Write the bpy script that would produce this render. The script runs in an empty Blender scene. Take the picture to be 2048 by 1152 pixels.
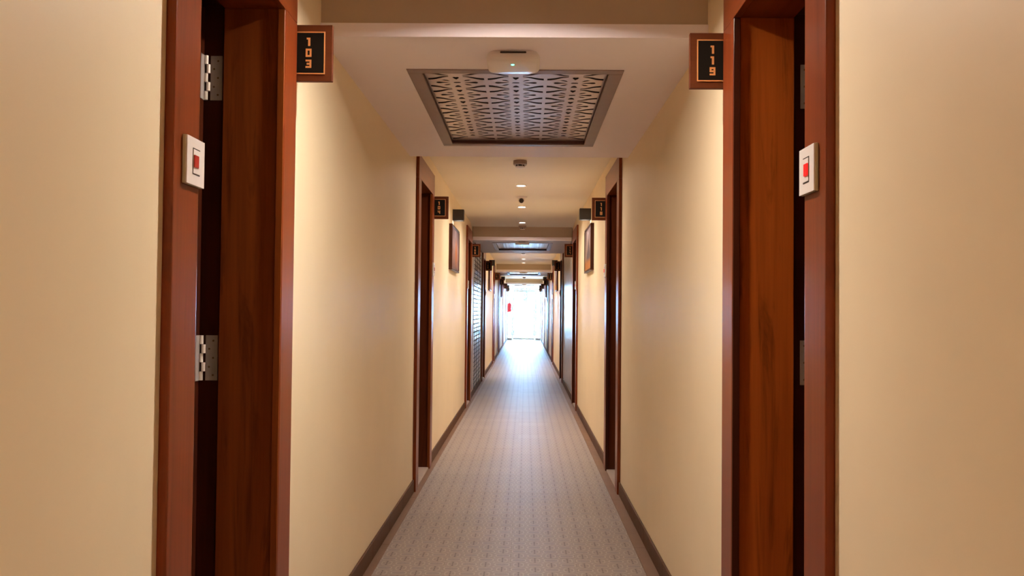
import bpy, bmesh, math, random
from mathutils import Matrix, Vector
random.seed(7)
C = bpy.context.scene.collection
SC = bpy.context.scene
R = math.radians

# ------------------------------------------------------------------ camera
EYE = 1.25
F_PX = 1800.0
cam_d = bpy.data.cameras.new('camera')
cam_d.sensor_width = 36.0
cam_d.lens = 36.0 * F_PX / 2048.0
cam_d.clip_start = 0.02
cam_d.clip_end = 400
cam = bpy.data.objects.new('camera', cam_d)
C.objects.link(cam)
VX, VY = 1051.0 - 1024.0, 620.0 - 576.0
cam.matrix_world = (Matrix.Translation((0, 0, EYE)) @ Matrix.Rotation(math.atan(VX / F_PX), 4, 'Z')
                    @ Matrix.Rotation(R(90) + math.atan(VY / F_PX), 4, 'X') @ Matrix.Rotation(R(0.55), 4, 'Z'))
SC.camera = cam

# ------------------------------------------------------------------ sky, sun, exposure
SKY_COL, SKY_STR = (0.33, 0.60, 1.0), 72.0
SUN_STR = 20.0
EXPOSURE = 0.5
LAMP_COL = (1.0, 0.85, 0.71)
DOWN_W, DOWN_CONE, WIDE_W, CUBE_DOWN_W = 23.0, 100.0, 21.0, 10.0
w = bpy.data.worlds.new('sky')
SC.world = w
w.use_nodes = True
bg = w.node_tree.nodes['Background']
bg.inputs[0].default_value = (*SKY_COL, 1)
bg.inputs[1].default_value = SKY_STR
sun_d = bpy.data.lights.new('sun', 'SUN')
sun_d.energy = SUN_STR
sun_d.angle = R(1.0)
sun = bpy.data.objects.new('sun', sun_d)
sun.rotation_euler = (R(42), R(18), 0)
C.objects.link(sun)
vs = SC.view_settings
vs.view_transform = 'Standard'
vs.look = 'None'
vs.gamma = 1.0
vs.use_curve_mapping = False
vs.exposure = EXPOSURE
SC.cycles.max_bounces = 24
SC.cycles.diffuse_bounces = 14

# ------------------------------------------------------------------ dimensions (metres, y runs down the corridor)
WL, WR = 0.76, 0.657            # left and right wall planes
PROUD = 0.022                   # door frames stand this far off the walls
SOF, BAND, CEIL = 2.245, 2.295, 2.44
Y_BACK, Y_END = -4.0, 37.5
CX = (WR - WL) / 2
DOOR_TOP, FRAME_TOP = 2.16, 2.325
def lat(side): return WL if side < 0 else WR
DOORS = [  # side, near outer edge, far outer edge, number, open
    (-1, 1.865, 2.852, '103', True), (-1, 6.17, 7.22, '104', False), (-1, 11.40, 12.42, '105', False),
    (-1, 15.70, 16.72, '106', False), (-1, 20.95, 21.97, '107', False), (-1, 25.2, 26.2, '108', False),
    (-1, 29.9, 30.9, '109', False), (-1, 34.5, 35.5, '110', False),
    (1, 1.915, 2.915, '119', True), (1, 6.17, 7.22, '118', False), (1, 11.25, 12.27, '117', False),
    (1, 15.60, 16.62, '116', False), (1, 20.80, 21.82, '115', False), (1, 25.1, 26.1, '114', False),
    (1, 29.8, 30.8, '113', False), (1, 34.4, 35.4, '112', False)]
SOFFITS = [(3.26, 5.83), (12.85, 15.72), (23.3, 26.2), (34.4, 37.3)]
JAMB = 0.145

# ------------------------------------------------------------------ materials
def newmat(name):
    m = bpy.data.materials.new(name)
    m.use_nodes = True
    nt = m.node_tree
    return m, nt, nt.nodes['Principled BSDF']

def L(nt, a, b): nt.links.new(a, b)

def math_node(nt, op, a, b=None, c=None, clamp=False):
    n = nt.nodes.new('ShaderNodeMath'); n.operation = op; n.use_clamp = clamp
    for i, v in enumerate((a, b, c)):
        if v is None: continue
        if hasattr(v, 'links'): L(nt, v, n.inputs[i])
        else: n.inputs[i].default_value = v
    return n.outputs[0]

def mixcol(nt, fac, a, b):
    n = nt.nodes.new('ShaderNodeMix'); n.data_type = 'RGBA'
    if hasattr(fac, 'links'): L(nt, fac, n.inputs[0])
    else: n.inputs[0].default_value = fac
    for i, v in ((6, a), (7, b)):
        if hasattr(v, 'links'): L(nt, v, n.inputs[i])
        else: n.inputs[i].default_value = (*v, 1)
    return n.outputs[2]

def coords(nt, scale=(1, 1, 1), which='Object'):
    t = nt.nodes.new('ShaderNodeTexCoord'); m = nt.nodes.new('ShaderNodeMapping')
    m.inputs['Scale'].default_value = scale
    L(nt, t.outputs[which], m.inputs[0])
    return m.outputs[0]

def noise(nt, vec, scale, detail=3, rough=0.55, dist=0.0):
    n = nt.nodes.new('ShaderNodeTexNoise')
    n.inputs['Scale'].default_value = scale; n.inputs['Detail'].default_value = detail
    n.inputs['Roughness'].default_value = rough; n.inputs['Distortion'].default_value = dist
    L(nt, vec, n.inputs['Vector'])
    return n.outputs['Fac']

def ramp(nt, fac, stops):
    n = nt.nodes.new('ShaderNodeValToRGB')
    e = n.color_ramp.elements
    while len(e) < len(stops): e.new(0.5)
    for el, (p, col) in zip(e, stops): el.position = p; el.color = (*col, 1)
    L(nt, fac, n.inputs[0])
    return n.outputs[0]

def bump(nt, bsdf, h, strength, dist=0.002):
    n = nt.nodes.new('ShaderNodeBump'); n.inputs['Strength'].default_value = strength
    n.inputs['Distance'].default_value = dist
    L(nt, h, n.inputs['Height']); L(nt, n.outputs[0], bsdf.inputs['Normal'])

def flat(name, col, rough=0.5, metal=0.0, spec=0.5, vary=0.06):
    m, nt, b = newmat(name)
    f = noise(nt, coords(nt), 14, 3)
    dark = tuple(c * (1 - vary) for c in col); light = tuple(min(1, c * (1 + vary)) for c in col)
    L(nt, ramp(nt, f, [(0.3, dark), (0.7, light)]), b.inputs['Base Color'])
    b.inputs['Roughness'].default_value = rough
    b.inputs['Metallic'].default_value = metal
    b.inputs['Specular IOR Level'].default_value = spec
    return m

def paint(name, col, rough, blot=0.05, bscale=1.3):
    m, nt, b = newmat(name)
    v = coords(nt)
    f = noise(nt, v, bscale, 4, 0.6)
    a = tuple(c * (1 - blot) for c in col); d = tuple(min(1, c * (1 + blot)) for c in col)
    L(nt, ramp(nt, f, [(0.3, a), (0.7, d)]), b.inputs['Base Color'])
    L(nt, math_node(nt, 'MULTIPLY_ADD', noise(nt, v, 6, 3), 0.12, rough - 0.06), b.inputs['Roughness'])
    bump(nt, b, noise(nt, v, 260, 2), 0.08, 0.001)
    b.inputs['Specular IOR Level'].default_value = 0.5
    return m

def wood(name, axis, cols, rough=0.28, streak=0.5, knots=True):
    m, nt, b = newmat(name)
    sc = [11.0, 11.0, 11.0]; sc[axis] = 0.55
    v = coords(nt, tuple(sc))
    g = noise(nt, v, 1.0, 6, 0.62, 0.9)
    sc2 = [120.0, 120.0, 120.0]; sc2[axis] = 3.0
    fine = noise(nt, coords(nt, tuple(sc2)), 1.0, 3, 0.6)
    base = ramp(nt, g, [(0.18, cols[0]), (0.5, cols[1]), (0.85, cols[2])])
    dk = ramp(nt, fine, [(0.35, tuple(c * 0.62 for c in cols[1])), (0.6, cols[1])])
    col = mixcol(nt, 0.28, base, dk)
    if knots:
        sk = [9.0, 9.0, 9.0]; sk[axis] = 0.75
        k = noise(nt, coords(nt, tuple(sk)), 1.5, 5, 0.65, 1.4)
        kf = math_node(nt, 'MULTIPLY', ramp(nt, k, [(0.53, (0, 0, 0)), (0.66, (1, 1, 1))]), 0.62 * streak)
        col = mixcol(nt, kf, col, tuple(c * 0.28 for c in cols[0]))
    L(nt, col, b.inputs['Base Color'])
    b.inputs['Roughness'].default_value = rough
    bump(nt, b, fine, 0.03, 0.0004)
    b.inputs['Specular IOR Level'].default_value = 0.2
    b.inputs['Coat Weight'].default_value = 0.04
    b.inputs['Coat Roughness'].default_value = 0.22
    return m

def glow(name, col, strength):
    m, nt, b = newmat(name)
    b.inputs['Base Color'].default_value = (0.8, 0.8, 0.8, 1)
    b.inputs['Emission Color'].default_value = (*col, 1)
    b.inputs['Emission Strength'].default_value = strength
    return m

MAHOG = [(0.115, 0.020, 0.0055), (0.215, 0.042, 0.011), (0.275, 0.060, 0.016)]
M = {}
M['wall'] = paint('cream_wall_paint', (0.89, 0.77, 0.555), 0.5, 0.03)
M['ceil'] = paint('ceiling_paint', (0.92, 0.865, 0.95), 0.5, 0.02)
M['ceil_up'] = paint('cream_ceiling_paint', (0.93, 0.885, 0.79), 0.5, 0.02)
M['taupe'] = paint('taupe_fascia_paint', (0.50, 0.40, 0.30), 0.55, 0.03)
M['wood_z'] = wood('mahogany_upright', 2, MAHOG)
M['wood_y'] = wood('mahogany_rail', 1, MAHOG)
M['wood_x'] = wood('mahogany_sign', 0, [(0.06, 0.012, 0.004), (0.11, 0.025, 0.006), (0.145, 0.035, 0.009)], 0.6, 0.4, False)
M['lining_l'] = wood('shaded_lining_wood', 2, [(0.11, 0.023, 0.005), (0.23, 0.055, 0.011), (0.31, 0.08, 0.016)], 0.32, 0.9)  # darker copy of the lining wood, shade on the left reveal in its colour
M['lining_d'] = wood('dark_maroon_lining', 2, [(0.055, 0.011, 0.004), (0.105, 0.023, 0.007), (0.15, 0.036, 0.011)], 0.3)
M['lining_r'] = wood('lit_lining_wood', 2, [(0.18, 0.032, 0.006), (0.42, 0.092, 0.014), (0.54, 0.13, 0.02)], 0.3, 0.9)  # same wood made lighter: light on the near right reveal is in the colour
M['leafwood'] = wood('dark_door_leaf_wood', 2, [(0.03, 0.008, 0.004), (0.06, 0.014, 0.006), (0.09, 0.022, 0.008)], 0.3)
M['steel'] = flat('brushed_steel', (0.62, 0.58, 0.56), 0.38, 0.55)
M['screw'] = flat('screw_brass', (0.24, 0.17, 0.11), 0.5, 0.5)
M['knuckle'] = flat('polished_hinge_knuckle', (0.86, 0.82, 0.78), 0.3, 0.2)
M['white'] = flat('white_plastic', (0.82, 0.785, 0.79), 0.3, vary=0.02)
M['cream_edge'] = flat('cream_plastic', (0.62, 0.60, 0.45), 0.35, vary=0.02)
M['slot'] = flat('dark_slot', (0.03, 0.02, 0.02), 0.6)
M['red'] = flat('red_rocker', (0.45, 0.008, 0.006), 0.3, vary=0.02)
M['redlit'] = glow('lit_red_rocker', (1.0, 0.02, 0.015), 1.1)
M['redlit'].node_tree.nodes['Principled BSDF'].inputs['Base Color'].default_value = (0.5, 0.01, 0.01, 1)
q_ = M['redlit'].node_tree.nodes['Principled BSDF']; q_.inputs['Roughness'].default_value = 0.7; q_.inputs['Specular IOR Level'].default_value = 0.1; q_.inputs['Base Color'].default_value = (0.25, 0.0, 0.0, 1); q_.inputs['Emission Strength'].default_value = 0.65
M['black'] = flat('black_sign_plate', (0.010, 0.008, 0.006), 0.6, spec=0.12)
M['gold'] = flat('gold_lettering', (0.72, 0.33, 0.11), 0.42, 0.1, vary=0.03)
M['charcoal'] = flat('charcoal_metal', (0.035, 0.03, 0.03), 0.5)
M['base'] = paint('brown_skirting_tile', (0.10, 0.042, 0.017), 0.55, 0.08, 6)
M['border'] = paint('brown_border_stone', (0.20, 0.112, 0.07), 0.45, 0.06, 5)
for k_ in ('base', 'border'): M[k_].node_tree.nodes['Principled BSDF'].inputs['Specular IOR Level'].default_value = 0.2
M['sill'] = paint('pale_threshold_stone', (0.40, 0.32, 0.28), 0.45, 0.06, 6)
M['grout'] = flat('dark_grout', (0.19, 0.155, 0.14), 0.8)
M['caulk'] = flat('pale_sealant', (0.90, 0.76, 0.72), 0.6)
M['lens'] = glow('lamp_lens', (1.0, 0.88, 0.72), 30)
M['led'] = glow('green_indicator', (0.08, 1.0, 0.65), 4)
M['mauve'] = flat('mauve_frame_paint', (0.235, 0.155, 0.135), 0.42)
M['lattice'] = flat('lattice_panel_paint', (0.60, 0.50, 0.50), 0.31, 0.75, spec=0.8, vary=0.03)
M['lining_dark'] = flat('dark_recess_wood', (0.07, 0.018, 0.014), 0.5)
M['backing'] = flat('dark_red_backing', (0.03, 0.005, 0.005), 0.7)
M['tilewhite'] = flat('pale_glazed_tile', (0.66, 0.62, 0.62), 0.16, vary=0.05)
M['panelgrey'] = paint('grey_gloss_panel', (0.50, 0.44, 0.42), 0.24, 0.05, 3)
M['joint'] = flat('dark_joint', (0.04, 0.035, 0.04), 0.7)
M['alu'] = flat('white_aluminium', (0.75, 0.77, 0.78), 0.4)
M['steelgrey'] = flat('grey_kerb', (0.35, 0.34, 0.35), 0.5)
M['pave'] = paint('pale_paving', (0.75, 0.74, 0.70), 0.7, 0.05, 0.5)
M['teal'] = flat('teal_tile', (0.015, 0.05, 0.052), 0.3, vary=0.2)
M['leaf'] = flat('cypress_leaf', (0.006, 0.022, 0.015), 0.6, vary=0.4)
M['bark'] = flat('bark', (0.10, 0.06, 0.04), 0.8, vary=0.2)
M['extred'] = flat('extinguisher_red', (0.55, 0.015, 0.03), 0.3)
M['rubber'] = flat('black_rubber', (0.02, 0.02, 0.02), 0.6)
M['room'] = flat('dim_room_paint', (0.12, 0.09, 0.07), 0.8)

def glass_mat():
    m = bpy.data.materials.new('clear_glass'); m.use_nodes = True
    nt = m.node_tree; nt.nodes.clear()
    o = nt.nodes.new('ShaderNodeOutputMaterial'); mx = nt.nodes.new('ShaderNodeMixShader')
    t = nt.nodes.new('ShaderNodeBsdfTransparent'); t.inputs[0].default_value = (0.93, 0.97, 0.97, 1)
    g = nt.nodes.new('ShaderNodeBsdfGlossy'); g.inputs['Roughness'].default_value = 0.02
    f = nt.nodes.new('ShaderNodeFresnel'); f.inputs[0].default_value = 1.45
    L(nt, f.outputs[0], mx.inputs[0]); L(nt, t.outputs[0], mx.inputs[1]); L(nt, g.outputs[0], mx.inputs[2])
    L(nt, mx.outputs[0], o.inputs[0])
    return m
M['glass'] = glass_mat()

def floor_tile_mat():
    """printed encaustic motif, 4 x 4 motifs on a tile"""
    m, nt, b = newmat('printed_floor_tile')
    P = 0.081
    sep = nt.nodes.new('ShaderNodeSeparateXYZ'); L(nt, coords(nt, (1 / P, 1 / P, 1)), sep.inputs[0])
    u, v = math_node(nt, 'ADD', sep.outputs[0], 100.0), math_node(nt, 'ADD', sep.outputs[1], 100.0)
    x = math_node(nt, 'ABSOLUTE', math_node(nt, 'SUBTRACT', math_node(nt, 'FRACT', u), 0.5))
    y = math_node(nt, 'ABSOLUTE', math_node(nt, 'SUBTRACT', math_node(nt, 'FRACT', v), 0.5))
    par = math_node(nt, 'MODULO', math_node(nt, 'ADD', math_node(nt, 'FLOOR', u), math_node(nt, 'FLOOR', v)), 2.0)
    def inside(ax, ay): # soft box test
        d = math_node(nt, 'MAXIMUM', math_node(nt, 'SUBTRACT', x, ax), math_node(nt, 'SUBTRACT', y, ay))
        return d
    def band(d, wdt): return math_node(nt, 'LESS_THAN', math_node(nt, 'ABSOLUTE', d), wdt)
    def oval(ax, ay):
        p = math_node(nt, 'POWER', math_node(nt, 'DIVIDE', x, ax), 3.2); q = math_node(nt, 'POWER', math_node(nt, 'DIVIDE', y, ay), 3.2)
        return math_node(nt, 'SUBTRACT', math_node(nt, 'ADD', p, q), 1.0)
    ringA = band(oval(0.43, 0.27), 0.24)
    ringB = math_node(nt, 'MULTIPLY', band(oval(0.30, 0.40), 0.24), math_node(nt, 'GREATER_THAN', x, 0.13))
    ring = math_node(nt, 'ADD', math_node(nt, 'MULTIPLY', ringA, par), math_node(nt, 'MULTIPLY', ringB, math_node(nt, 'SUBTRACT', 1.0, par)), clamp=True)
    dash = math_node(nt, 'LESS_THAN', inside(0.042, 0.44), 0.0)
    hole = math_node(nt, 'LESS_THAN', math_node(nt, 'ABSOLUTE', math_node(nt, 'SUBTRACT', y, 0.17)), 0.05)
    dash = math_node(nt, 'SUBTRACT', dash, hole, clamp=True)
    x2 = math_node(nt, 'ABSOLUTE', math_node(nt, 'SUBTRACT', x, 0.17))
    dots = math_node(nt, 'LESS_THAN', math_node(nt, 'ADD', x2, math_node(nt, 'MULTIPLY', y, 1.0)), 0.06)
    darkA = math_node(nt, 'MULTIPLY', math_node(nt, 'ADD', dash, math_node(nt, 'MULTIPLY', dots, 0.6), clamp=True), math_node(nt, 'SUBTRACT', 1.0, par))
    corner = math_node(nt, 'LESS_THAN', math_node(nt, 'ADD', math_node(nt, 'SUBTRACT', 0.5, x), math_node(nt, 'SUBTRACT', 0.5, y)), 0.10)
    fill = math_node(nt, 'MULTIPLY', math_node(nt, 'LESS_THAN', oval(0.40, 0.24), 0.0), par)
    w_ = noise(nt, coords(nt), 60, 3)
    base = ramp(nt, w_, [(0.3, (0.275, 0.228, 0.213)), (0.7, (0.315, 0.263, 0.247))])
    c1 = mixcol(nt, math_node(nt, 'MULTIPLY', fill, 0.45), base, (0.23, 0.20, 0.215))
    c2 = mixcol(nt, math_node(nt, 'MULTIPLY', math_node(nt, 'ADD', ring, corner, clamp=True), 0.6), c1, (0.47, 0.40, 0.345))
    c3 = mixcol(nt, math_node(nt, 'MULTIPLY', darkA, 0.8), c2, (0.10, 0.075, 0.085))
    oi = nt.nodes.new('ShaderNodeObjectInfo')
    hsv = nt.nodes.new('ShaderNodeHueSaturation'); L(nt, c3, hsv.inputs['Color'])
    L(nt, math_node(nt, 'MULTIPLY_ADD', oi.outputs['Random'], 0.07, 0.965), hsv.inputs['Value'])
    L(nt, hsv.outputs[0], b.inputs['Base Color'])
    b.inputs['Roughness'].default_value = 0.44
    b.inputs['Specular IOR Level'].default_value = 0.13
    return m
M['tile'] = floor_tile_mat()

def art_mat(name, kind):
    m, nt, b = newmat(name)
    t = nt.nodes.new('ShaderNodeTexCoord'); s = nt.nodes.new('ShaderNodeSeparateXYZ')
    L(nt, t.outputs['Generated'], s.inputs[0])
    gy, gz = s.outputs[1], s.outputs[2]
    n1 = noise(nt, coords(nt, (1, 4, 4)), 1.6, 6, 0.65, 0.6)
    if kind == 0:      # mauve sky, sun glow on water
        sky = ramp(nt, math_node(nt, 'MULTIPLY_ADD', n1, 0.5, math_node(nt, 'MULTIPLY', gz, 0.6)),
                   [(0.15, (0.10, 0.05, 0.05)), (0.42, (0.33, 0.20, 0.19)), (0.6, (0.42, 0.30, 0.31)), (0.85, (0.20, 0.15, 0.20))])
        dx = math_node(nt, 'SUBTRACT', gy, 0.62); dz = math_node(nt, 'MULTIPLY', math_node(nt, 'SUBTRACT', gz, 0.42), 0.5)
        d = math_node(nt, 'SQRT', math_node(nt, 'ADD', math_node(nt, 'MULTIPLY', dx, dx), math_node(nt, 'MULTIPLY', dz, dz)))
        sun_f = math_node(nt, 'SUBTRACT', 1.0, math_node(nt, 'MULTIPLY', d, 4.6), clamp=True)
        col = mixcol(nt, sun_f, sky, (0.62, 0.20, 0.06))
    else:              # grey hill on a pale sky above an orange field
        hill = math_node(nt, 'SUBTRACT', math_node(nt, 'SUBTRACT', 0.86, math_node(nt, 'MULTIPLY', math_node(nt, 'ABSOLUTE', math_node(nt, 'SUBTRACT', gy, 0.38)), 1.5)), gz)
        hf = math_node(nt, 'MULTIPLY', math_node(nt, 'ADD', hill, math_node(nt, 'MULTIPLY_ADD', n1, 0.3, -0.15)), 6.0, clamp=True)
        sky = ramp(nt, math_node(nt, 'MULTIPLY_ADD', n1, 0.3, math_node(nt, 'MULTIPLY', gz, 0.7)), [(0.3, (0.40, 0.27, 0.20)), (0.8, (0.30, 0.24, 0.27))])
        col = mixcol(nt, hf, sky, (0.13, 0.10, 0.11))
        low = math_node(nt, 'MULTIPLY', math_node(nt, 'SUBTRACT', math_node(nt, 'MULTIPLY_ADD', n1, 0.16, 0.20), gz), 9.0, clamp=True)
        col = mixcol(nt, low, col, (0.42, 0.17, 0.05))
    L(nt, col, b.inputs['Base Color'])
    b.inputs['Roughness'].default_value = 0.7; b.inputs['Specular IOR Level'].default_value = 0.15
    return m
M['art0'], M['art1'] = art_mat('mauve_sunset_canvas', 0), art_mat('grey_hill_canvas', 1)

# ------------------------------------------------------------------ mesh helpers
class MB:
    def __init__(self): self.bm = bmesh.new()
    def box(self, x0, x1, y0, y1, z0, z1, bev=0.0, seg=1):
        x0, x1 = min(x0, x1), max(x0, x1); y0, y1 = min(y0, y1), max(y0, y1); z0, z1 = min(z0, z1), max(z0, z1)
        t = bmesh.new()
        bmesh.ops.create_cube(t, size=1.0, matrix=Matrix.Translation(((x0 + x1) / 2, (y0 + y1) / 2, (z0 + z1) / 2))
                              @ Matrix.Diagonal((x1 - x0, y1 - y0, z1 - z0, 1)))
        if bev: bmesh.ops.bevel(t, geom=t.edges[:], offset=bev, segments=seg, profile=0.7, affect='EDGES', clamp_overlap=True)
        self._merge(t); return self
    def _merge(self, t):
        me = bpy.data.meshes.new('tmp'); t.to_mesh(me); t.free(); self.bm.from_mesh(me); bpy.data.meshes.remove(me)
    def cyl(self, c, r, h, axis='Z', n=20, r2=None):
        t = bmesh.new()
        bmesh.ops.create_cone(t, cap_ends=True, segments=n, radius1=r, radius2=r if r2 is None else r2, depth=h)
        rot = {'Z': Matrix.Identity(4), 'X': Matrix.Rotation(R(90), 4, 'Y'), 'Y': Matrix.Rotation(R(-90), 4, 'X')}[axis]
        bmesh.ops.transform(t, matrix=Matrix.Translation(c) @ rot, verts=t.verts[:])
        self._merge(t); return self
    def lathe(self, prof, c=(0, 0, 0), n=28):
        """prof: (radius, z) list, spun about Z"""
        t = bmesh.new(); rings = []
        for r, z in prof:
            if r < 1e-6: rings.append([t.verts.new((0, 0, z))])
            else: rings.append([t.verts.new((r * math.cos(2 * math.pi * k / n), r * math.sin(2 * math.pi * k / n), z)) for k in range(n)])
        for a, b_ in zip(rings, rings[1:]):
            for k in range(n):
                k2 = (k + 1) % n
                if len(a) == 1 and len(b_) == 1: continue
                if len(a) == 1: t.faces.new((a[0], b_[k], b_[k2]))
                elif len(b_) == 1: t.faces.new((a[k], b_[0], a[k2]))
                else: t.faces.new((a[k], b_[k], b_[k2], a[k2]))
        bmesh.ops.recalc_face_normals(t, faces=t.faces[:])
        bmesh.ops.translate(t, vec=c, verts=t.verts[:])
        self._merge(t); return self
    def tube(self, pts, r, n=10):
        t = bmesh.new(); prev = None; pts = [Vector(p) for p in pts]
        for i, p in enumerate(pts):
            d = (pts[min(i + 1, len(pts) - 1)] - pts[max(i - 1, 0)]).normalized()
            a = d.orthogonal().normalized(); b_ = d.cross(a)
            if prev is not None:
                a = (pa - d * pa.dot(d)).normalized(); b_ = d.cross(a)
            pa = a
            ring = [t.verts.new(p + r * (math.cos(2 * math.pi * k / n) * a + math.sin(2 * math.pi * k / n) * b_)) for k in range(n)]
            if prev is not None:
                for k in range(n): t.faces.new((prev[k], prev[(k + 1) % n], ring[(k + 1) % n], ring[k]))
            else: first = ring
            prev = ring
        t.faces.new(list(reversed(first))); t.faces.new(prev)
        bmesh.ops.recalc_face_normals(t, faces=t.faces[:])
        self._merge(t); return self
    def build(self, name, mat, parent=None, origin=None, smooth=False):
        me = bpy.data.meshes.new(name)
        if origin is not None: bmesh.ops.translate(self.bm, vec=-Vector(origin), verts=self.bm.verts[:])
        self.bm.to_mesh(me); self.bm.free()
        if smooth:
            for p in me.polygons: p.use_smooth = True
            me.set_sharp_from_angle(angle=R(40))
        me.materials.append(mat)
        o = bpy.data.objects.new(name, me); C.objects.link(o)
        if origin is not None: o.location = origin
        if parent is not None: put(o, parent)
        return o

def put(o, parent):
    """parent with the child kept where it stands in the world (parents are never rotated here)"""
    o.parent = parent
    base = Vector((0, 0, 0)); p = parent
    while p is not None: base += p.location; p = p.parent
    o.location = o.location - base

def empty(name, loc=(0, 0, 0)):
    o = bpy.data.objects.new(name, None); o.empty_display_size = 0.1
    C.objects.link(o); o.location = loc
    return o

def tag(o, label=None, cat=None, group=None, kind=None):
    if label: o['label'] = label
    if cat: o['category'] = cat
    if group: o['group'] = group
    if kind: o['kind'] = kind
    return o

def sx(side, a): return side * a

# ------------------------------------------------------------------ walls, floor, ceiling
def wall(side):
    nm = 'wall_left' if side < 0 else 'wall_right'
    W = lat(side); mb = MB()
    ds = sorted([d for d in DOORS if d[0] == side], key=lambda d: d[1])
    y = Y_BACK
    clad = (12.42, 15.70) if side < 0 else (12.27, 15.60)
    for d in ds:
        a, b = y, d[1] + 0.02
        if abs(a - (clad[0] - 0.02)) < 0.05: # the tiled stretch is set back behind its cladding
            mb.box(side * (W + 0.012), side * (W + 0.19), a, b, 0, CEIL)
        elif a == Y_BACK and side < 0:       # shallow pilaster step at the foreground
            mb.box(side * (W - 0.005), side * (W + 0.19), a, 1.57, 0, CEIL)
            mb.box(side * W, side * (W + 0.19), 1.575, b, 0, CEIL)
        else: mb.box(side * W, side * (W + 0.19), a, b, 0, CEIL)
        mb.box(side * W, side * (W + 0.19), d[1] + 0.02, d[2] - 0.02, FRAME_TOP - 0.025, CEIL)
        y = d[2] - 0.02
    mb.box(side * W, side * (W + 0.19), y, Y_END, 0, CEIL)
    o = mb.build(nm, M['wall'])
    tag(o, 'cream painted corridor wall along the %s, broken by dark wooden doorways' % ('left' if side < 0 else 'right'), 'wall', kind='structure')
    return o
wall_l, wall_r = wall(-1), wall(1)

# glossy strip tiles on the left wall past the third doorway
y0, y1 = 13.2, 15.1
for p_, q_ in ((12.44, y0), (y1, 15.68)): MB().box(-(WL + 0.012), -WL, p_, q_, 0.09, 2.24, 0.001).build('gloss_panel', M['panelgrey'], wall_l)
MBj = MB().box(-(WL + 0.012), -(WL + 0.002), y0, y1, 0.09, 2.24)
MBj.build('tile_backing', M['joint'], wall_l)
NC = 3; TW = (y1 - y0) / NC; TH = 0.0625
tile_me = None
nrow = int((2.24 - 0.10) / TH)
for r_ in range(nrow):
    for c_ in range(NC):
        zc, yc = 0.10 + (r_ + 0.5) * TH, y0 + (c_ + 0.5) * TW
        if tile_me is None:
            t0 = MB().box(-0.004, 0.006, -TW / 2 + 0.0015, TW / 2 - 0.0015, -TH / 2 + 0.0015, TH / 2 - 0.0015, 0.001).build('strip_tile', M['tilewhite'], wall_l)
            tile_me = t0.data; o = t0
        else:
            o = bpy.data.objects.new('strip_tile', tile_me); C.objects.link(o); o.parent = wall_l
        o.location = (-WL + 0.0 + random.uniform(-0.0008, 0.0008), yc, zc)
grid = empty('grid_screen', (-WL, (y0 + y1) / 2, 1.15))
tag(grid, 'dark metal grid over pale glossy wall tiles, just past the third doorway on the left', 'screen')
gx = -WL + 0.0068
for r_ in range(nrow + 1):
    z = 0.10 + r_ * TH
    MB().box(gx, gx + 0.006, y0 + .01, y1 - .01, z - 0.0055, z + 0.0055).build('cross_bar', M['joint'], grid)
for c_ in range(NC + 1):
    y = min(max(y0 + c_ * TW, y0 + .012), y1 - .012)
    MB().box(gx + .006, gx + 0.011, y - 0.01, y + 0.01, 0.09, 0.11 + nrow * TH).build('upright_bar', M['joint'], grid)
# grey gloss panel opposite
MB().box(WR, WR + 0.012, 12.27, 15.60, 0.09, 2.24, 0.002).build('gloss_panel', M['panelgrey'], wall_r)

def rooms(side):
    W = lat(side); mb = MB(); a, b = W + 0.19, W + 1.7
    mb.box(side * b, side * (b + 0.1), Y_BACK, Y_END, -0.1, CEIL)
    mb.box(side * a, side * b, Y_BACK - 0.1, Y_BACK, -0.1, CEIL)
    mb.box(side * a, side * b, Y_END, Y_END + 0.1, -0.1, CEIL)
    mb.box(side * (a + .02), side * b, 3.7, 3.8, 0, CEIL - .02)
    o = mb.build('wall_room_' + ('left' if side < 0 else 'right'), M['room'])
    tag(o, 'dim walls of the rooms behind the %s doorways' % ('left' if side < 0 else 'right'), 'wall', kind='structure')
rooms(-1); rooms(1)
o = MB().box(-WL, WR, Y_BACK - 0.1, Y_BACK, 0, CEIL).build('wall_back', M['wall'])
tag(o, 'cream wall closing the corridor behind the viewer', 'wall', kind='structure')

# floor: slab, border strips, printed tiles
floor = MB().box(-WL - 1.8, WR + 1.8, Y_BACK - 0.1, Y_END + 0.1, -0.12, -0.009).build('floor', M['grout'])
tag(floor, 'patterned tile corridor floor with plain brown borders', 'floor', kind='structure')
TS = 0.324; XL = -0.71
tile_m = None
ROW0 = 3.6; NROW = 75
for r_ in range(NROW):
    for c_ in range(4):
        loc = (XL + (c_ + 0.5) * TS, ROW0 + (r_ + 0.5) * TS, 0)
        if tile_m is None:
            o = MB().box(-TS / 2 + 0.0003, TS / 2 - 0.0003, -TS / 2 + 0.0003, TS / 2 - 0.0003, -0.009, 0.0, 0.0006).build('floor_tile', M['tile'], floor)
            tile_m = o.data
        else:
            o = bpy.data.objects.new('floor_tile', tile_m); C.objects.link(o); o.parent = floor
        o.location = (loc[0], loc[1], random.uniform(-0.0004, 0.0))
def tile_field(ya, yb):
    mb = MB(); n = int(round((yb - ya) / TS)); oy = ya + TS / 2
    for r_ in range(n):
        for c_ in range(4):
            x, y = XL + c_ * TS, ya + r_ * TS
            mb.box(x + .0009, x + TS - .0009, y + .0009, y + TS - .0009, -0.009, 0)
    o = mb.build('tile_field', M['tile'], floor, origin=(XL + TS / 2, oy, 0)); o['kind'] = 'stuff'
tile_field(ROW0 + NROW * TS, ROW0 + NROW * TS + 30 * TS)
tile_field(ROW0 - 24 * TS, ROW0)
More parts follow.
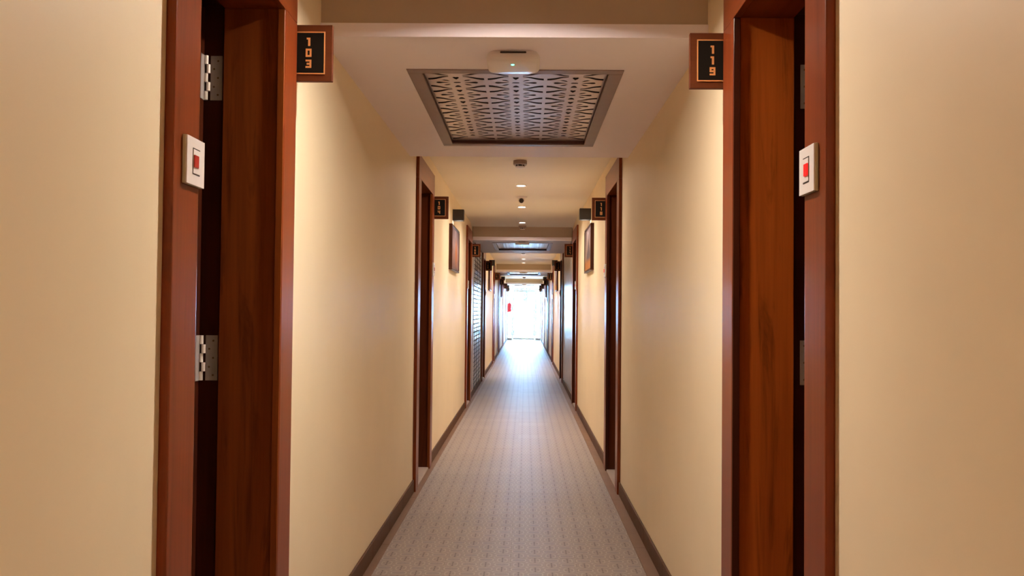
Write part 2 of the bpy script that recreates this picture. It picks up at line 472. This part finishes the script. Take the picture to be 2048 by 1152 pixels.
for side, a, b in ((-1, 0.711, WL), (1, 0.587, WR)):
    y = 2.4
    while y < Y_END:
        e = min(y + 1.2, Y_END)
        MB().box(side * a, side * b, y + 0.0008, e - 0.0008, -0.009, 0, 0.0008).build('border_strip', M['border'], floor)
        y = e
    MB().box(side * a, side * b, Y_BACK, 2.4, -0.009, 0).build('border_strip', M['border'], floor)
    W = lat(side)   # plain room floor beyond the walls
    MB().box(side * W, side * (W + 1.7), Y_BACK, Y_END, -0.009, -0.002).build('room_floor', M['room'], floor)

# ceiling and soffits
ceil = MB().box(-WL - 1.8, WR + 1.8, Y_BACK - 0.1, Y_END + 0.1, CEIL, CEIL + 0.12).build('ceiling', M['ceil_up'])
tag(ceil, 'white corridor ceiling stepping down into lowered bays', 'ceiling', kind='structure')
GRW, GRL, GROFF = 0.905, 1.73, 0.44
for i, (a, b) in enumerate(SOFFITS):
    x0, x1 = -WL, WR
    gy0 = a + GROFF; gy1 = gy0 + GRL
    gx0, gx1 = CX - GRW / 2, CX + GRW / 2
    mb = MB()
    mb.box(x0, x1, a, gy0, SOF, BAND); mb.box(x0, x1, gy1, b, SOF, BAND)
    mb.box(x0, gx0, gy0, gy1, SOF, BAND); mb.box(gx1, x1, gy0, gy1, SOF, BAND)
    s = mb.build('soffit', M['ceil'], ceil)
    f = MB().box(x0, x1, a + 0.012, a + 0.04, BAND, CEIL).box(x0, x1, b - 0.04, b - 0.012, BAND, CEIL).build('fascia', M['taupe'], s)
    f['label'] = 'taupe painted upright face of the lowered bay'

# ------------------------------------------------------------------ end screen of glass
def end_screen():
    root = empty('window_1', (0, Y_END, 0))
    tag(root, 'bright glazed screen with a glass door closing the far end of the corridor', 'window', kind='structure')
    Y = Y_END
    dx0, dx1, dh = CX - 0.46, CX + 0.46, 2.09
    for x in (-WL, dx0 - 0.05, dx1, WR - 0.05):
        MB().box(x, x + 0.05, Y - 0.05, Y + 0.05, 0, CEIL, 0.004).build('mullion', M['alu'], root)
    for xa, xb in ((-WL + .05, dx0 - .05), (dx0, dx1), (dx1 + .05, WR - .05)):
        MB().box(xa, xb, Y - 0.05, Y + 0.05, dh, dh + 0.06, 0.004).build('transom', M['alu'], root)
        MB().box(xa, xb, Y - 0.05, Y + 0.05, CEIL - 0.05, CEIL, 0.004).build('head_rail', M['alu'], root)
        MB().box(xa, xb, Y - 0.004, Y + 0.004, dh + 0.06, CEIL - 0.05).build('pane', M['glass'], root)
    for xa, xb in ((-WL + .05, dx0 - .05), (dx1 + .05, WR - .05)):
        MB().box(xa, xb, Y - 0.06, Y + 0.05, 0, 0.09, 0.004).build('bottom_rail', M['steelgrey'], root)
        MB().box(xa, xb, Y - 0.004, Y + 0.004, 0.09, dh).build('pane', M['glass'], root)
    lf = MB().box(dx0 + .005, dx1 - .005, Y - 0.006, Y + 0.006, 0.015, dh - 0.005).build('glass_door', M['glass'], root)
    for x in (dx0 + .005, dx1 - .055): MB().box(x, x + .05, Y - .02, Y + .02, 0.015, dh - .005, .003).build('stile', M['alu'], lf)
    MB().box(dx0 + .055, dx1 - .055, Y - .02, Y + .02, 0.015, 0.10, .003).build('kick_rail', M['alu'], lf)
    MB().box(dx0 + .055, dx1 - .055, Y - .02, Y + .02, dh - .08, dh - .005, .003).build('top_rail', M['alu'], lf)
    MB().tube([(dx1 - .09, Y - .02, .95), (dx1 - .09, Y - .07, .97), (dx1 - .09, Y - .07, 1.22), (dx1 - .09, Y - .02, 1.24)], .01).build('pull_handle', M['steel'], lf, smooth=True)
end_screen()

# ------------------------------------------------------------------ doorways
ORD = ['first', 'second', 'third', 'fourth', 'fifth', 'sixth', 'seventh', 'eighth']
def hinge(parent, side, lat0, y, zc):
    """butt hinge: jamb leaf facing the viewer, knuckles, sliver of the leaf on the open door's edge"""
    H = 0.137
    p = MB().box(side * lat0, side * (lat0 + 0.036), y - 0.004, y, zc - H / 2, zc + H / 2, 0.0008).build('hinge', M['steel'], parent)
    p['label'] = 'steel butt hinge with five knuckles'
    kx = lat0 + 0.0445
    for k in range(5):
        z = zc - H / 2 + (k + 0.5) * H / 5
        off = 0.004 if k % 2 == 0 else -0.003
        o = MB().cyl((side * (kx + off), y - 0.007, z), 0.0062, H / 5 - 0.001, 'Z', 14).build('knuckle', M['knuckle'], p, smooth=True)
    MB().box(side * (kx + 0.008), side * (kx + 0.0105), y - 0.040, y - 0.004, zc - H / 2, zc + H / 2).build('door_leaf_plate', M['steel'], p)
    for k, (fx, fz) in enumerate(((0.76, 0.88), (0.42, 0.70), (0.76, 0.5), (0.42, 0.30), (0.76, 0.12))):
        z = zc - H / 2 + fz * H
        MB().cyl((side * (lat0 + 0.004 + (1 - fx) * 0.0 + (1.0 - fx) * 0.036), y - 0.0042, z), 0.0032, 0.0012, 'Y', 10).build('screw', M['screw'], p)

def doorway(i, d):
    side, y0, y1, num, is_open = d
    W = lat(side); wf = W - PROUD
    sname = 'left' if side < 0 else 'right'
    idx = [q for q in DOORS if q[0] == side].index(d)
    root = empty('door_%d' % (i + 1), (side * W, (y0 + y1) / 2, 0))
    if is_open: lab = 'dark mahogany doorway standing open on the %s, nearest the viewer' % sname
    else: lab = 'mahogany doorway numbered %s, %s along the %s wall' % (num, ORD[idx], sname)
    tag(root, lab, 'doorway', kind='structure')
    def B(name, a, b, ya, yb, za, zb, mat, bev=0.004, seg=2):
        return MB().box(side * a, side * b, ya, yb, za, zb, bev, seg).build(name, M[mat], root, origin=(side * (a + b) / 2 + 0.37 * i, (ya + yb) / 2, (za + zb) / 2 * 0 + 0.0)) if False else \
            MB().box(side * a, side * b, ya, yb, za, zb, bev, seg).build(name, M[mat], root, origin=(side * (a + b) / 2, (ya + yb) / 2, 0))
    B('jamb_board', wf, W, y0, y0 + JAMB, 0.0, DOOR_TOP, 'wood_z')
    B('jamb_board', wf, W, y1 - JAMB + .005, y1, 0.0, DOOR_TOP, 'wood_z')
    B('head_board', wf, W, y0, y1, DOOR_TOP, FRAME_TOP, 'wood_y')
    ya, yb = y0 + JAMB, y1 - JAMB + .005
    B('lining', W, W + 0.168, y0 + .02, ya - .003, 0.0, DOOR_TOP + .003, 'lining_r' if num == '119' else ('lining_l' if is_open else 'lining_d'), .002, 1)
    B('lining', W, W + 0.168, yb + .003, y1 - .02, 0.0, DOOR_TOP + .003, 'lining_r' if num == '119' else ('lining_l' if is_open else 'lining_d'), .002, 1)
    B('head_lining', W, W + 0.168, y0 + .02, y1 - .02, DOOR_TOP + .003, FRAME_TOP - .025, 'wood_y', .002, 1)
    # rebate behind the stop
    B('rebate', W + .168, W + .24, y0 + .02, ya - .016, 0.0, DOOR_TOP + .016, 'leafwood', 0, 1)
    B('rebate', W + .168, W + .24, yb + .016, y1 - .02, 0.0, DOOR_TOP + .016, 'leafwood', 0, 1)
    B('rebate', W + .168, W + .24, y0 + .02, y1 - .02, DOOR_TOP + .016, FRAME_TOP - .025, 'leafwood', 0, 1)
    B('threshold', wf + .01, W + .168, ya - .003, yb + .003, -0.005, 0.012, 'sill', .003, 1)
    B('stop_bead', wf + .001, W, yb - .006, yb, 0.0, DOOR_TOP, 'lining_l' if side < 0 else 'leafwood', .004, 3)
    if is_open:
        hy = yb + .016
        la = W + .168 + (.006 if side < 0 else .022)
        lf = B('door_leaf', la + .055, la + .055 + .66, hy - .044, hy - .004, 0.012, DOOR_TOP + .008, 'leafwood', .002, 1)
        lf['label'] = 'dark door leaf swung open into the room'
        for zc in (1.951, 1.096, 0.26): hinge(root, side, la, hy, zc)
    else:
        lf = B('door_leaf', W + .17, W + .21, ya - .014, yb + .014, 0.0, DOOR_TOP + .014, 'leafwood', 0, 1)
        hy = yb - .07
        MB().tube([(side * (W + .17), hy, 1.0), (side * (W + .125), hy, 1.0), (side * (W + .12), hy - .01, 1.0), (side * (W + .12), hy - .11, 1.0)], .009, 8).build('lever_handle', M['steel'], lf, smooth=True)
    return root
for i, d in enumerate(DOORS): doorway(i, d)

# ------------------------------------------------------------------ skirting
for side in (-1, 1):
    W = lat(side); nm = 'baseboard_left' if side < 0 else 'baseboard_right'
    root = empty(nm, (side * W, 3.0, 0))
    tag(root, 'dark brown tiled skirting along the %s wall' % ('left' if side < 0 else 'right'), 'skirting', kind='structure')
    ds = sorted([d for d in DOORS if d[0] == side], key=lambda d: d[1])
    spans = []; y = Y_BACK
    for d in ds: spans.append((y, d[1])); y = d[2]
    spans.append((y, Y_END - 0.06))
    for a, b in spans:
        n = max(1, int(round((b - a) / 0.6)))
        for k in range(n):
            p, q = a + (b - a) * k / n, a + (b - a) * (k + 1) / n
            MB().box(side * (W - 0.011), side * W, p + .0007, q - .0007, 0.0, 0.085, .0015).build('skirting_tile', M['base'], root)

# ------------------------------------------------------------------ number signs
SEGS = {'0': 'abcdef', '1': 'bc', '2': 'abged', '3': 'abgcd', '4': 'fgbc', '5': 'afgcd', '6': 'afgedc', '7': 'abc', '8': 'abcdefg', '9': 'abcdfg'}
def digit_mesh(ch, cx, cz, y, w_=0.0185, h_=0.0265, s=0.0058):
    mb = MB(); x0, x1 = cx - w_ / 2, cx + w_ / 2; z0, z1 = cz - h_ / 2, cz + h_ / 2; m = cz
    ya, yb = y - 0.0012, y
    def b(a, c, e, f): mb.box(a, c, ya, yb, e, f)
    if ch == '1':
        b(cx - s * .35, cx + s * .85, z0, z1); b(cx - s * 1.15, cx - s * .35, z1 - s * .95, z1)
        return mb
    g = {'a': (x0, x1, z1 - s, z1), 'd': (x0, x1, z0, z0 + s), 'g': (x0 + (0 if ch in '4689' else s * .6), x1, m - s / 2, m + s / 2),
         'b': (x1 - s, x1, m - s / 2, z1), 'c': (x1 - s, x1, z0, m + s / 2), 'f': (x0, x0 + s, m - s / 2, z1), 'e': (x0, x0 + s, z0, m + s / 2)}
    for q, k in enumerate(SEGS[ch]):
        ya = y - 0.0012 - q * 0.00012; b(*g[k])
    return mb
def number_sign(d):
    side, y0, y1, num, _ = d
    W = lat(side); wd = 0.133 if side < 0 else 0.128
    idx = [q for q in DOORS if q[0] == side].index(d)
    y = y1 + 0.010; z0, z1 = 1.978, 2.160
    xa, xb = side * W, side * (W - wd)
    x0, x1 = min(xa, xb), max(xa, xb); cx, cz = (x0 + x1) / 2, (z0 + z1) / 2
    root = empty('room_number_sign', (xa, y, cz))
    sname = 'left' if side < 0 else 'right'
    tag(root, 'wooden projecting sign numbered %s beside the %s doorway along the %s wall' % (num, ORD[idx], sname), 'sign', 'projecting room number signs')
    MB().box(x0, x1, y, y + 0.018, z0, z1, 0.0012).build('sign_board', M['wood_x'], root, origin=(cx, y, cz))
    ml, mr = (.006, .027) if side < 0 else (.027, .006)     # the plate runs on to the wall side
    MB().box(x0 + ml, x1 - mr, y - 0.002, y, z0 + .026, z1 - .026).build('number_plate', M['black'], root)
    a, b, e, f, t = x0 + ml - .0035, x1 - mr + .0035, z0 + .0225, z1 - .0225, 0.0035
    MB().box(a, b, y - .003, y, f - t, f).box(a, b, y - .003, y, e, e + t).box(a, a + t, y - .003, y, e + t, f - t).box(b - t, b, y - .003, y, e + t, f - t).build('gold_border', M['gold'], root)
    for k, ch in enumerate(num):
        digit_mesh(ch, (x0 + ml + x1 - mr) / 2 - side * .001, cz + 0.0355 - k * 0.0355, y - .002).build('digit', M['gold'], root)
    MB().box(xa, xa - side * 0.003, y + .001, y + .03, z0 + .03, z1 - .03).build('wall_bracket', M['charcoal'], root)
for d in DOORS: number_sign(d)

# ------------------------------------------------------------------ indicator switch plates on the jambs
def switch_plate(d, lit):
    side, y0, y1, num, _ = d
    W = lat(side); wf = W - PROUD; idx = [q for q in DOORS if q[0] == side].index(d)
    near = idx % 2 == 0
    S = 0.105
    ya = y0 + 0.045 if near else y1 - JAMB + 0.022
    z0 = 1.516; z1 = z0 + S; yc, zc = ya + S / 2 , (z0 + z1) / 2
    root = empty('switch_plate', (side * wf, yc, zc))
    sname = 'left' if side < 0 else 'right'
    glowtxt = 'glowing red' if lit else 'dull red'
    tag(root, 'square white switch plate with %s rocker on the %s doorway on the %s' % (glowtxt, ORD[idx], sname), 'switch', 'switch plates on the door jambs')
    MB().box(side * wf, side * (wf - .007), ya, ya + S, z0, z1, .0012).build('back_box', M['cream_edge'], root)
    MB().box(side * (wf - .007), side * (wf - .0105), ya + .0005, ya + S, z0 + .0005, z1 - .0005, .0012, 2).build('cover_plate', M['white'], root)
    f = wf - .0105
    mod = MB().box(side * f, side * (f - .0016), ya + .034, ya + .074, z0 + .026, z1 - .026, .0006).build('switch_module', M['white'], root)
    for za in (z0 + .0235, z1 - .0265): MB().box(side * f, side * (f - .0006), ya + .033, ya + .075, za, za + .003).build('slot', M['slot'], root)
    MB().box(side * f, side * (f - .0006), ya + .0325, ya + .034, z0 + .026, z1 - .026).build('slot', M['slot'], root)
    ra, rb = ya + .035, ya + .060
    r_ = MB().box(side * (f - .0016), side * (f - .0045), ra, rb, zc - .0135, zc + .0135, .0012, 2).build('rocker', M['redlit' if lit else 'red'], root)
for d in DOORS: switch_plate(d, d[0] > 0)

# ------------------------------------------------------------------ lattice grilles and access points on the lowered bays
def lattice_mesh():
    """one sheet, 3 x 6 fretwork cells, cut as a filled 2D curve"""
    cw, cl = 0.263, 0.229
    wi, le = 3 * cw, 6 * cl + 0.225
    out = bmesh.new()
    def sheet(w_, l_, holes_, spots):
        cu = bpy.data.curves.new('lattice', 'CURVE'); cu.dimensions = '2D'; cu.fill_mode = 'BOTH'; cu.extrude = 0.0006
        for pts in [[(-w_ / 2, -l_ / 2), (w_ / 2, -l_ / 2), (w_ / 2, l_ / 2), (-w_ / 2, l_ / 2)]] + holes_:
            sp_ = cu.splines.new('POLY'); sp_.points.add(len(pts) - 1); sp_.use_cyclic_u = True
            for p, q in zip(sp_.points, pts): p.co = (q[0], q[1], 0, 1)
        tmp = bpy.data.objects.new('tmp_lattice', cu); C.objects.link(tmp)
        bpy.context.view_layer.update()
        me = bpy.data.meshes.new_from_object(tmp.evaluated_get(bpy.context.evaluated_depsgraph_get()))
        bpy.data.objects.remove(tmp); bpy.data.curves.remove(cu)
        for ox, oy in spots:
            n0 = len(out.verts); out.from_mesh(me); out.verts.ensure_lookup_table()
            bmesh.ops.translate(out, vec=(ox, oy, 0), verts=out.verts[n0:])
        bpy.data.meshes.remove(me)
    hx, hy = cw / 2, cl / 2
    holes = [[(-.11, -.80), (-.055, -.86), (0, -.81), (.055, -.86), (.11, -.80), (.075, -.62), (0, -.44), (-.075, -.62)],
             [(-.115, -.06), (-.05, -.085), (.05, -.085), (.115, -.06), (.115, .06), (.05, .085), (-.05, .085), (-.115, .06)],
             [(-.115, .72), (-.09, .56), (-.045, .46), (0, .42), (.045, .46), (.09, .56), (.115, .72)]]
    sp = [(.24, 0), (.34, .05), (.48, .08), (.60, .13), (.67, .12), (.72, 0), (.67, -.12), (.60, -.13), (.48, -.08), (.34, -.05)]
    leafu = [(.23, .24), (.30, .22), (.41, .29), (.49, .39), (.41, .44), (.31, .39)]
    arm_c = [((.24, .91), .035), ((.40, .87), .075), ((.54, .77), .11), ((.66, .65), .12), ((.80, .57), .125), ((.94, .53), .13)]
    up = [(p[0], p[1] + t) for p, t in arm_c if p[1] + t < .99 or True]
    arm = [(p[0], min(.975, p[1] + t)) for p, t in arm_c] + [(p[0], p[1] - t) for p, t in reversed(arm_c)]
    for q in (sp,): holes += [q, [(-a, b) for a, b in q]]
    for q in (leafu, arm):
        holes += [q, [(-a, b) for a, b in q], [(a, -b) for a, b in q], [(-a, -b) for a, b in q]]
    el = (le - 6 * cl) / 2       # the pattern runs on as half arms at the panel's ends
    sheet(cw, cl, [[(a * hx, b * hy) for a, b in h] for h in holes], [((c_ - 1) * cw, (r_ - 2.5) * cl) for r_ in range(6) for c_ in range(3)])
    sheet(cw, el, [[(sg * a * hx, el / 2 - cl / 2 + b * hy) for a, b in arm] for sg in (1, -1)], [((c_ - 1) * cw, -3 * cl - el / 2) for c_ in range(3)])
    sheet(cw, el, [[(sg * a * hx, -el / 2 + cl / 2 - b * hy) for a, b in arm] for sg in (1, -1)], [((c_ - 1) * cw, 3 * cl + el / 2) for c_ in range(3)])
    me = bpy.data.meshes.new('lattice_panel'); out.to_mesh(me); out.free()
    me.name = 'lattice_panel'
    me.materials.clear(); me.materials.append(M['lattice'])
    return me, wi, le
LAT, LWI, LLE = lattice_mesh()
BAYS = ['first and nearest', 'second', 'third', 'fourth and farthest']
for i, (a, b) in enumerate(SOFFITS):
    yc = a + GROFF + GRL / 2
    root = empty('ceiling_grille', (CX, yc, SOF))
    tag(root, 'brown fretwork ceiling grille set in the %s lowered bay' % BAYS[i], 'grille', 'fretwork ceiling grilles')
    bw = 0.058; hw, hl = GRW / 2 - .001, GRL / 2 - .001
    fr = MB()
    zb, zt = SOF - 0.004, SOF + 0.004
    fr.box(CX - hw, CX + hw, yc - hl, yc - hl + bw, zb, zt, .002).box(CX - hw, CX + hw, yc + hl - bw, yc + hl, zb, zt, .002)
    fr.box(CX - hw, CX - hw + bw, yc - hl + bw, yc + hl - bw, zb, zt, .002).box(CX + hw - bw, CX + hw, yc - hl + bw, yc + hl - bw, zb, zt, .002)
    fr.build('grille_frame', M['mauve'], root)
    li = MB(); e = bw - .003; z2 = SOF + .036
    li.box(CX - hw + .01, CX + hw - .01, yc - hl + .01, yc - hl + e, zt, z2).box(CX - hw + .01, CX + hw - .01, yc + hl - e, yc + hl - .01, zt, z2)
    li.box(CX - hw + .01, CX - hw + e, yc - hl + e, yc + hl - e, zt, z2).box(CX + hw - e, CX + hw - .01, yc - hl + e, yc + hl - e, zt, z2)
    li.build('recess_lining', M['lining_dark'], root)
    o = bpy.data.objects.new('lattice_panel', LAT); C.objects.link(o); o.parent = root; o.location = (0, 0.012, 0.022)
    o['label'] = 'cut fretwork panel of spindles and waved bars'
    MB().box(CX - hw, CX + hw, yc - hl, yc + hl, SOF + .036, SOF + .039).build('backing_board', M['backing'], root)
    # access point
    ay, s = a + 0.26, 0.104
    ap = empty('access_point', (CX - .004, ay, SOF))
    tag(ap, 'white rounded square wireless access point on the %s lowered bay' % BAYS[i], 'access point', 'ceiling access points')
    x0 = CX - .004
    def rsq(half, z, r_=0.035, n=7):
        pts = []
        for (qx, qy, a0) in ((1, 1, 0), (-1, 1, 90), (-1, -1, 180), (1, -1, 270)):
            for k in range(n):
                t = R(a0 + 90 * k / (n - 1)); pts.append((x0 + qx * (half - r_) + r_ * math.cos(t), ay + qy * (half - r_) + r_ * math.sin(t), z))
        return pts
    mb = MB(); bm = mb.bm; rings = []
    for half, z, rr in ((s - .012, SOF, .03), (s - .004, SOF - .012, .034), (s, SOF - .020, .036), (s - .001, SOF - .030, .036), (s - .006, SOF - .038, .034), (s - .018, SOF - .043, .03), (s - .06, SOF - .0455, .02)):
        rings.append([bm.verts.new(p) for p in rsq(half, z, rr)])
    for ra, rb in zip(rings, rings[1:]):
        for k in range(len(ra)): bm.faces.new((ra[k], ra[(k + 1) % len(ra)], rb[(k + 1) % len(ra)], rb[k]))
    bm.faces.new(rings[0]); bm.faces.new(rings[-1]); bmesh.ops.recalc_face_normals(bm, faces=bm.faces[:])
    mb.build('housing', M['white'], ap, smooth=True)
    v = MB().box(x0 - .05, x0 + .05, ay - s + .002, ay - s + .010, SOF - .013, SOF - .005, .002)
    v.build('port_recess', M['slot'], ap)
    MB().cyl((x0 - .002, ay - .055, SOF - .0452), .0058, .003, 'Z', 14).build('status_light', M['led'], ap)

# ------------------------------------------------------------------ ceiling fittings
def lamp(name, loc, rot, watts, size, blend, parent):
    ld = bpy.data.lights.new(name, 'SPOT'); ld.energy = watts; ld.color = LAMP_COL; ld.spot_size = R(size); ld.spot_blend = blend
    ld.shadow_soft_size = 0.035
    o = bpy.data.objects.new(name, ld); C.objects.link(o); o.location = loc; o.rotation_euler = rot
    put(o, parent)
    return o

RING = None
def downlight(y, label, dim=1.0):
    global RING
    z = CEIL
    root = empty('downlight', (CX, y, z))
    tag(root, label, 'ceiling light', 'recessed ceiling downlights')
    if RING is None:
        a = MB().lathe([(.040, -.001), (.043, -.006), (.054, -.005), (.057, -.0015), (.057, 0)], (CX, y, z)).build('trim_ring', M['white'], root, origin=(CX, y, z), smooth=True)
        b = MB().cyl((CX, y, z - .0015), .040, .002, 'Z', 24).build('lens', M['lens'], root, origin=(CX, y, z))
        RING = (a, b)
    else:
        for o in RING:
            c = o.copy(); C.objects.link(c); c.parent = root; c.location = o.location
    lamp('downlight_beam', (CX, y, z - .012), (0, 0, 0), DOWN_W * dim, DOWN_CONE, 0.8, root)
    ld = bpy.data.lights.new('downlight_lamp', 'AREA'); ld.shape = 'DISK'; ld.size = 0.078; ld.energy = WIDE_W * dim; ld.color = LAMP_COL
    ld.spread = R(158)
    lo = bpy.data.objects.new('downlight_lamp', ld); C.objects.link(lo); lo.location = (CX, y, z - .008); put(lo, root)
DL = [(-2.6, None), (2.60, None), (6.74, None), (8.57, 'first visible downlight, just past the near smoke detector'), (10.35, 'second downlight, past the turret camera'),
      (12.20, 'third downlight, right before the second lowered bay'), (17.2, None), (19.1, 'fourth downlight, past the second lowered bay'), (20.9, 'fifth downlight, midway between second and third bays'),
      (22.6, 'sixth downlight, right before the third lowered bay'), (29.6, 'seventh downlight, past the third lowered bay'), (31.5, 'eighth downlight, far down the corridor'), (33.3, 'ninth downlight, right before the farthest bay')]
for k, (y, lb) in enumerate(DL):
    downlight(y, 'small round recessed ' + lb if lb else 'small recessed downlight out of view, %s' % {0: 'behind the viewer', 1: 'right before the first bay', 2: 'hidden just past the first bay', 6: 'hidden just past the second bay'}[k], 1.0 if y < 5 else 0.53)

def detector(y, label):
    root = empty('smoke_detector', (CX, y, CEIL))
    tag(root, label, 'smoke detector', 'ceiling smoke detectors')
    MB().lathe([(.055, 0), (.056, -.030), (.052, -.034), (0, -.034)], (CX, y, CEIL)).build('mounting_base', M['sill'], root, smooth=True)
    MB().lathe([(.034, -.034), (.034, -.046), (0, -.046)], (CX, y, CEIL)).build('sensing_slots', M['slot'], root, smooth=True)
    for k in range(6):
        t = 2 * math.pi * k / 6
        MB().box(CX + .0345 * math.cos(t) - .003, CX + .0345 * math.cos(t) + .003, y + .0345 * math.sin(t) - .003, y + .0345 * math.sin(t) + .003, CEIL - .047, CEIL - .034).build('cage_rib', M['white'], root)
    MB().lathe([(.0385, -.046), (.036, -.052), (.022, -.057), (0, -.058)], (CX, y, CEIL)).build('cap', M['white'], root, smooth=True)
detector(7.15, 'round smoke detector on the ceiling just past the first lowered bay')
detector(12.66, 'round smoke detector tight against the second lowered bay')
detector(18.3, 'round smoke detector just past the second lowered bay')
detector(32.4, 'tiny far smoke detector before the farthest lowered bay')

# turret camera
y = 9.42
root = empty('security_camera', (CX, y, CEIL))
tag(root, 'white turret security camera on the ceiling with a dark lens facing the viewer', 'camera')
MB().lathe([(.062, 0), (.062, -.008), (.05, -.014), (.036, -.018), (0, -.018)], (CX, y, CEIL)).build('mounting_base', M['white'], root, smooth=True)
mb = MB(); bmesh.ops.create_uvsphere(mb.bm, u_segments=24, v_segments=14, radius=.034, matrix=Matrix.Translation((CX, y - .006, CEIL - .042)))
mb.build('ball', M['white'], root, smooth=True)
MB().cyl((CX, y - .036, CEIL - .047), .0245, .014, 'Y', 24).build('lens_hood', M['charcoal'], root, smooth=True)
MB().cyl((CX, y - .0435, CEIL - .047), .010, .002, 'Y', 16).build('lens', M['slot'], root)

# ------------------------------------------------------------------ cube wall lights and pictures
def cube_light(side, y, label):
    W = lat(side); s = 0.114; z0 = 2.172; z1 = z0 + s
    xo, xi = side * W, side * (W - s)
    root = empty('wall_light', (xo, y, (z0 + z1) / 2))
    tag(root, label, 'wall light', 'black cube wall lights')
    t = .006; a, b = min(xo, xi), max(xo, xi); ya, yb = y - s / 2, y + s / 2
    mb = MB()
    mb.box(a, b, ya, ya + t, z0, z1, .001).box(a, b, yb - t, yb, z0, z1, .001).box(a, a + t, ya + t, yb - t, z0, z1).box(b - t, b, ya + t, yb - t, z0, z1)
    mb.build('cube_housing', M['charcoal'], root)
    c = (a + b) / 2
    MB().box(a + t, b - t, ya + t, yb - t, z0 + .025, z1 - .004).build('lamp_tray', M['charcoal'], root)
    MB().cyl((c, y, z0 + .023), .03, .004, 'Z', 18).build('lower_lens', M['lens'], root)
    lamp('lower_beam', (c, y, z0 + .018), (0, 0, 0), CUBE_DOWN_W, 110, 0.4, root)

def picture(side, ya, yb, art, label):
    W = lat(side); dep = 0.034; z0, z1 = 1.645, 2.10; t = .022
    root = empty('framed_picture', (side * W, (ya + yb) / 2, (z0 + z1) / 2))
    tag(root, label, 'picture', 'framed pictures under the cube lights')
    a, b = side * W, side * (W - dep)
    MB().box(a, b, ya, yb, z0, z0 + t, .002).box(a, b, ya, yb, z1 - t, z1, .002).box(a, b, ya, ya + t, z0 + t, z1 - t, .002).box(a, b, yb - t, yb, z0 + t, z1 - t, .002).build('picture_frame', M['leafwood'], root)
    MB().box(side * (W - .005), side * (W - dep + .006), ya + t, yb - t, z0 + t, z1 - t).build('canvas', M[art], root)
SETS = [(-1, 9.34, 8.86, 9.82), (1, 9.15, 8.68, 9.60), (-1, 18.75, 18.28, 19.24), (1, 18.6, 18.12, 19.06), (-1, 28.1, 27.62, 28.58), (1, 28.0, 27.52, 28.46)]
for k, (side, yc, ya, yb) in enumerate(SETS):
    sn = 'left' if side < 0 else 'right'; gap = ['second and third', 'fourth and fifth', 'sixth and seventh'][k // 2]
    cube_light(side, yc, 'black cube light on the %s wall between its %s doorways' % (sn, gap))
    desc = ['dark framed picture with orange glow', 'dark framed picture of grey hill', 'dark framed picture', 'dark framed picture', 'small far framed picture', 'small far framed picture'][k]
    picture(side, ya, yb, 'art%d' % (k % 2), '%s on %s wall between its %s doorways' % (desc, sn, gap))
cube_light(-1, 36.3, 'last black cube light on the left wall, beside the bright end screen')
cube_light(1, 36.2, 'last black cube light on the right wall, beside the bright end screen')

# ------------------------------------------------------------------ fire extinguisher by the end screen
ex, ey, ez = -WL + 0.11, 36.9, 1.16
root = empty('fire_extinguisher', (ex, ey, ez))
tag(root, 'red fire extinguisher with black hose hung on the left wall by the bright end screen', 'fire extinguisher')
MB().lathe([(0, 0), (.07, 0), (.078, .012), (.078, .31), (.066, .355), (.03, .38), (.022, .40), (0, .40)], (ex, ey, ez)).build('cylinder_body', M['extred'], root, smooth=True)
MB().cyl((ex, ey, ez + .415), .02, .04, 'Z', 14).box(ex - .01, ex + .09, ey - .008, ey + .008, ez + .432, ez + .442).box(ex, ex + .08, ey - .008, ey + .008, ez + .458, ez + .466).build('valve', M['charcoal'], root)
MB().tube([(ex + .02, ey, ez + .41), (ex + .09, ey - .02, ez + .38), (ex + .115, ey - .03, ez + .28), (ex + .10, ey - .03, ez + .14), (ex + .085, ey - .02, ez + .05)], .011, 10).build('hose', M['rubber'], root, smooth=True)
MB().box(-WL, ex - .07, ey - .03, ey + .03, ez + .12, ez + .2, .002).build('wall_hook', M['steel'], root)

# ------------------------------------------------------------------ outside the end screen
o = MB().box(-14, 14, Y_END + 0.1, 90, -0.25, -0.03).build('ground', M['pave'])
tag(o, 'sunlit pale paving outside the glazed end screen', 'ground', kind='structure')
root = empty('kerb', (0, 46, 0))
tag(root, 'low teal tiled kerb on the paving outside the end screen', 'kerb')
for k in range(8):
    MB().box(-1.6 + k * .4 + .005, -1.2 + k * .4 - .005, 45.8, 46.2, -.03, .20, .01).build('kerb_block', M['teal'], root)
root = empty('cypress_tree', (0.0, 62, -0.03))
tag(root, 'slender cypress tree on the sunlit ground outside, far behind the end screen', 'tree')
MB().cyl((0.0, 62, .95), .05, 1.96, 'Z', 10).build('trunk', M['bark'], root)
mb = MB(); n = 0
rnd = random.Random(3)
for k in range(700):
    h = rnd.random(); rr = (0.32 * math.sin(math.pi * min(1, (h * .92 + .08))) ** .7) * rnd.uniform(.55, 1); t = rnd.uniform(0, 6.283)
    p = Vector((rr * math.cos(t), 62 + rr * math.sin(t), 1.75 + 3.0 * h)); q = Vector((math.cos(t) * .05, math.sin(t) * .05, .16)); e = Vector((-math.sin(t) * .035, math.cos(t) * .035, 0))
    f = [mb.bm.verts.new(p - e), mb.bm.verts.new(p + e), mb.bm.verts.new(p + q)]; mb.bm.faces.new(f)
mb.build('foliage', M['leaf'], root)
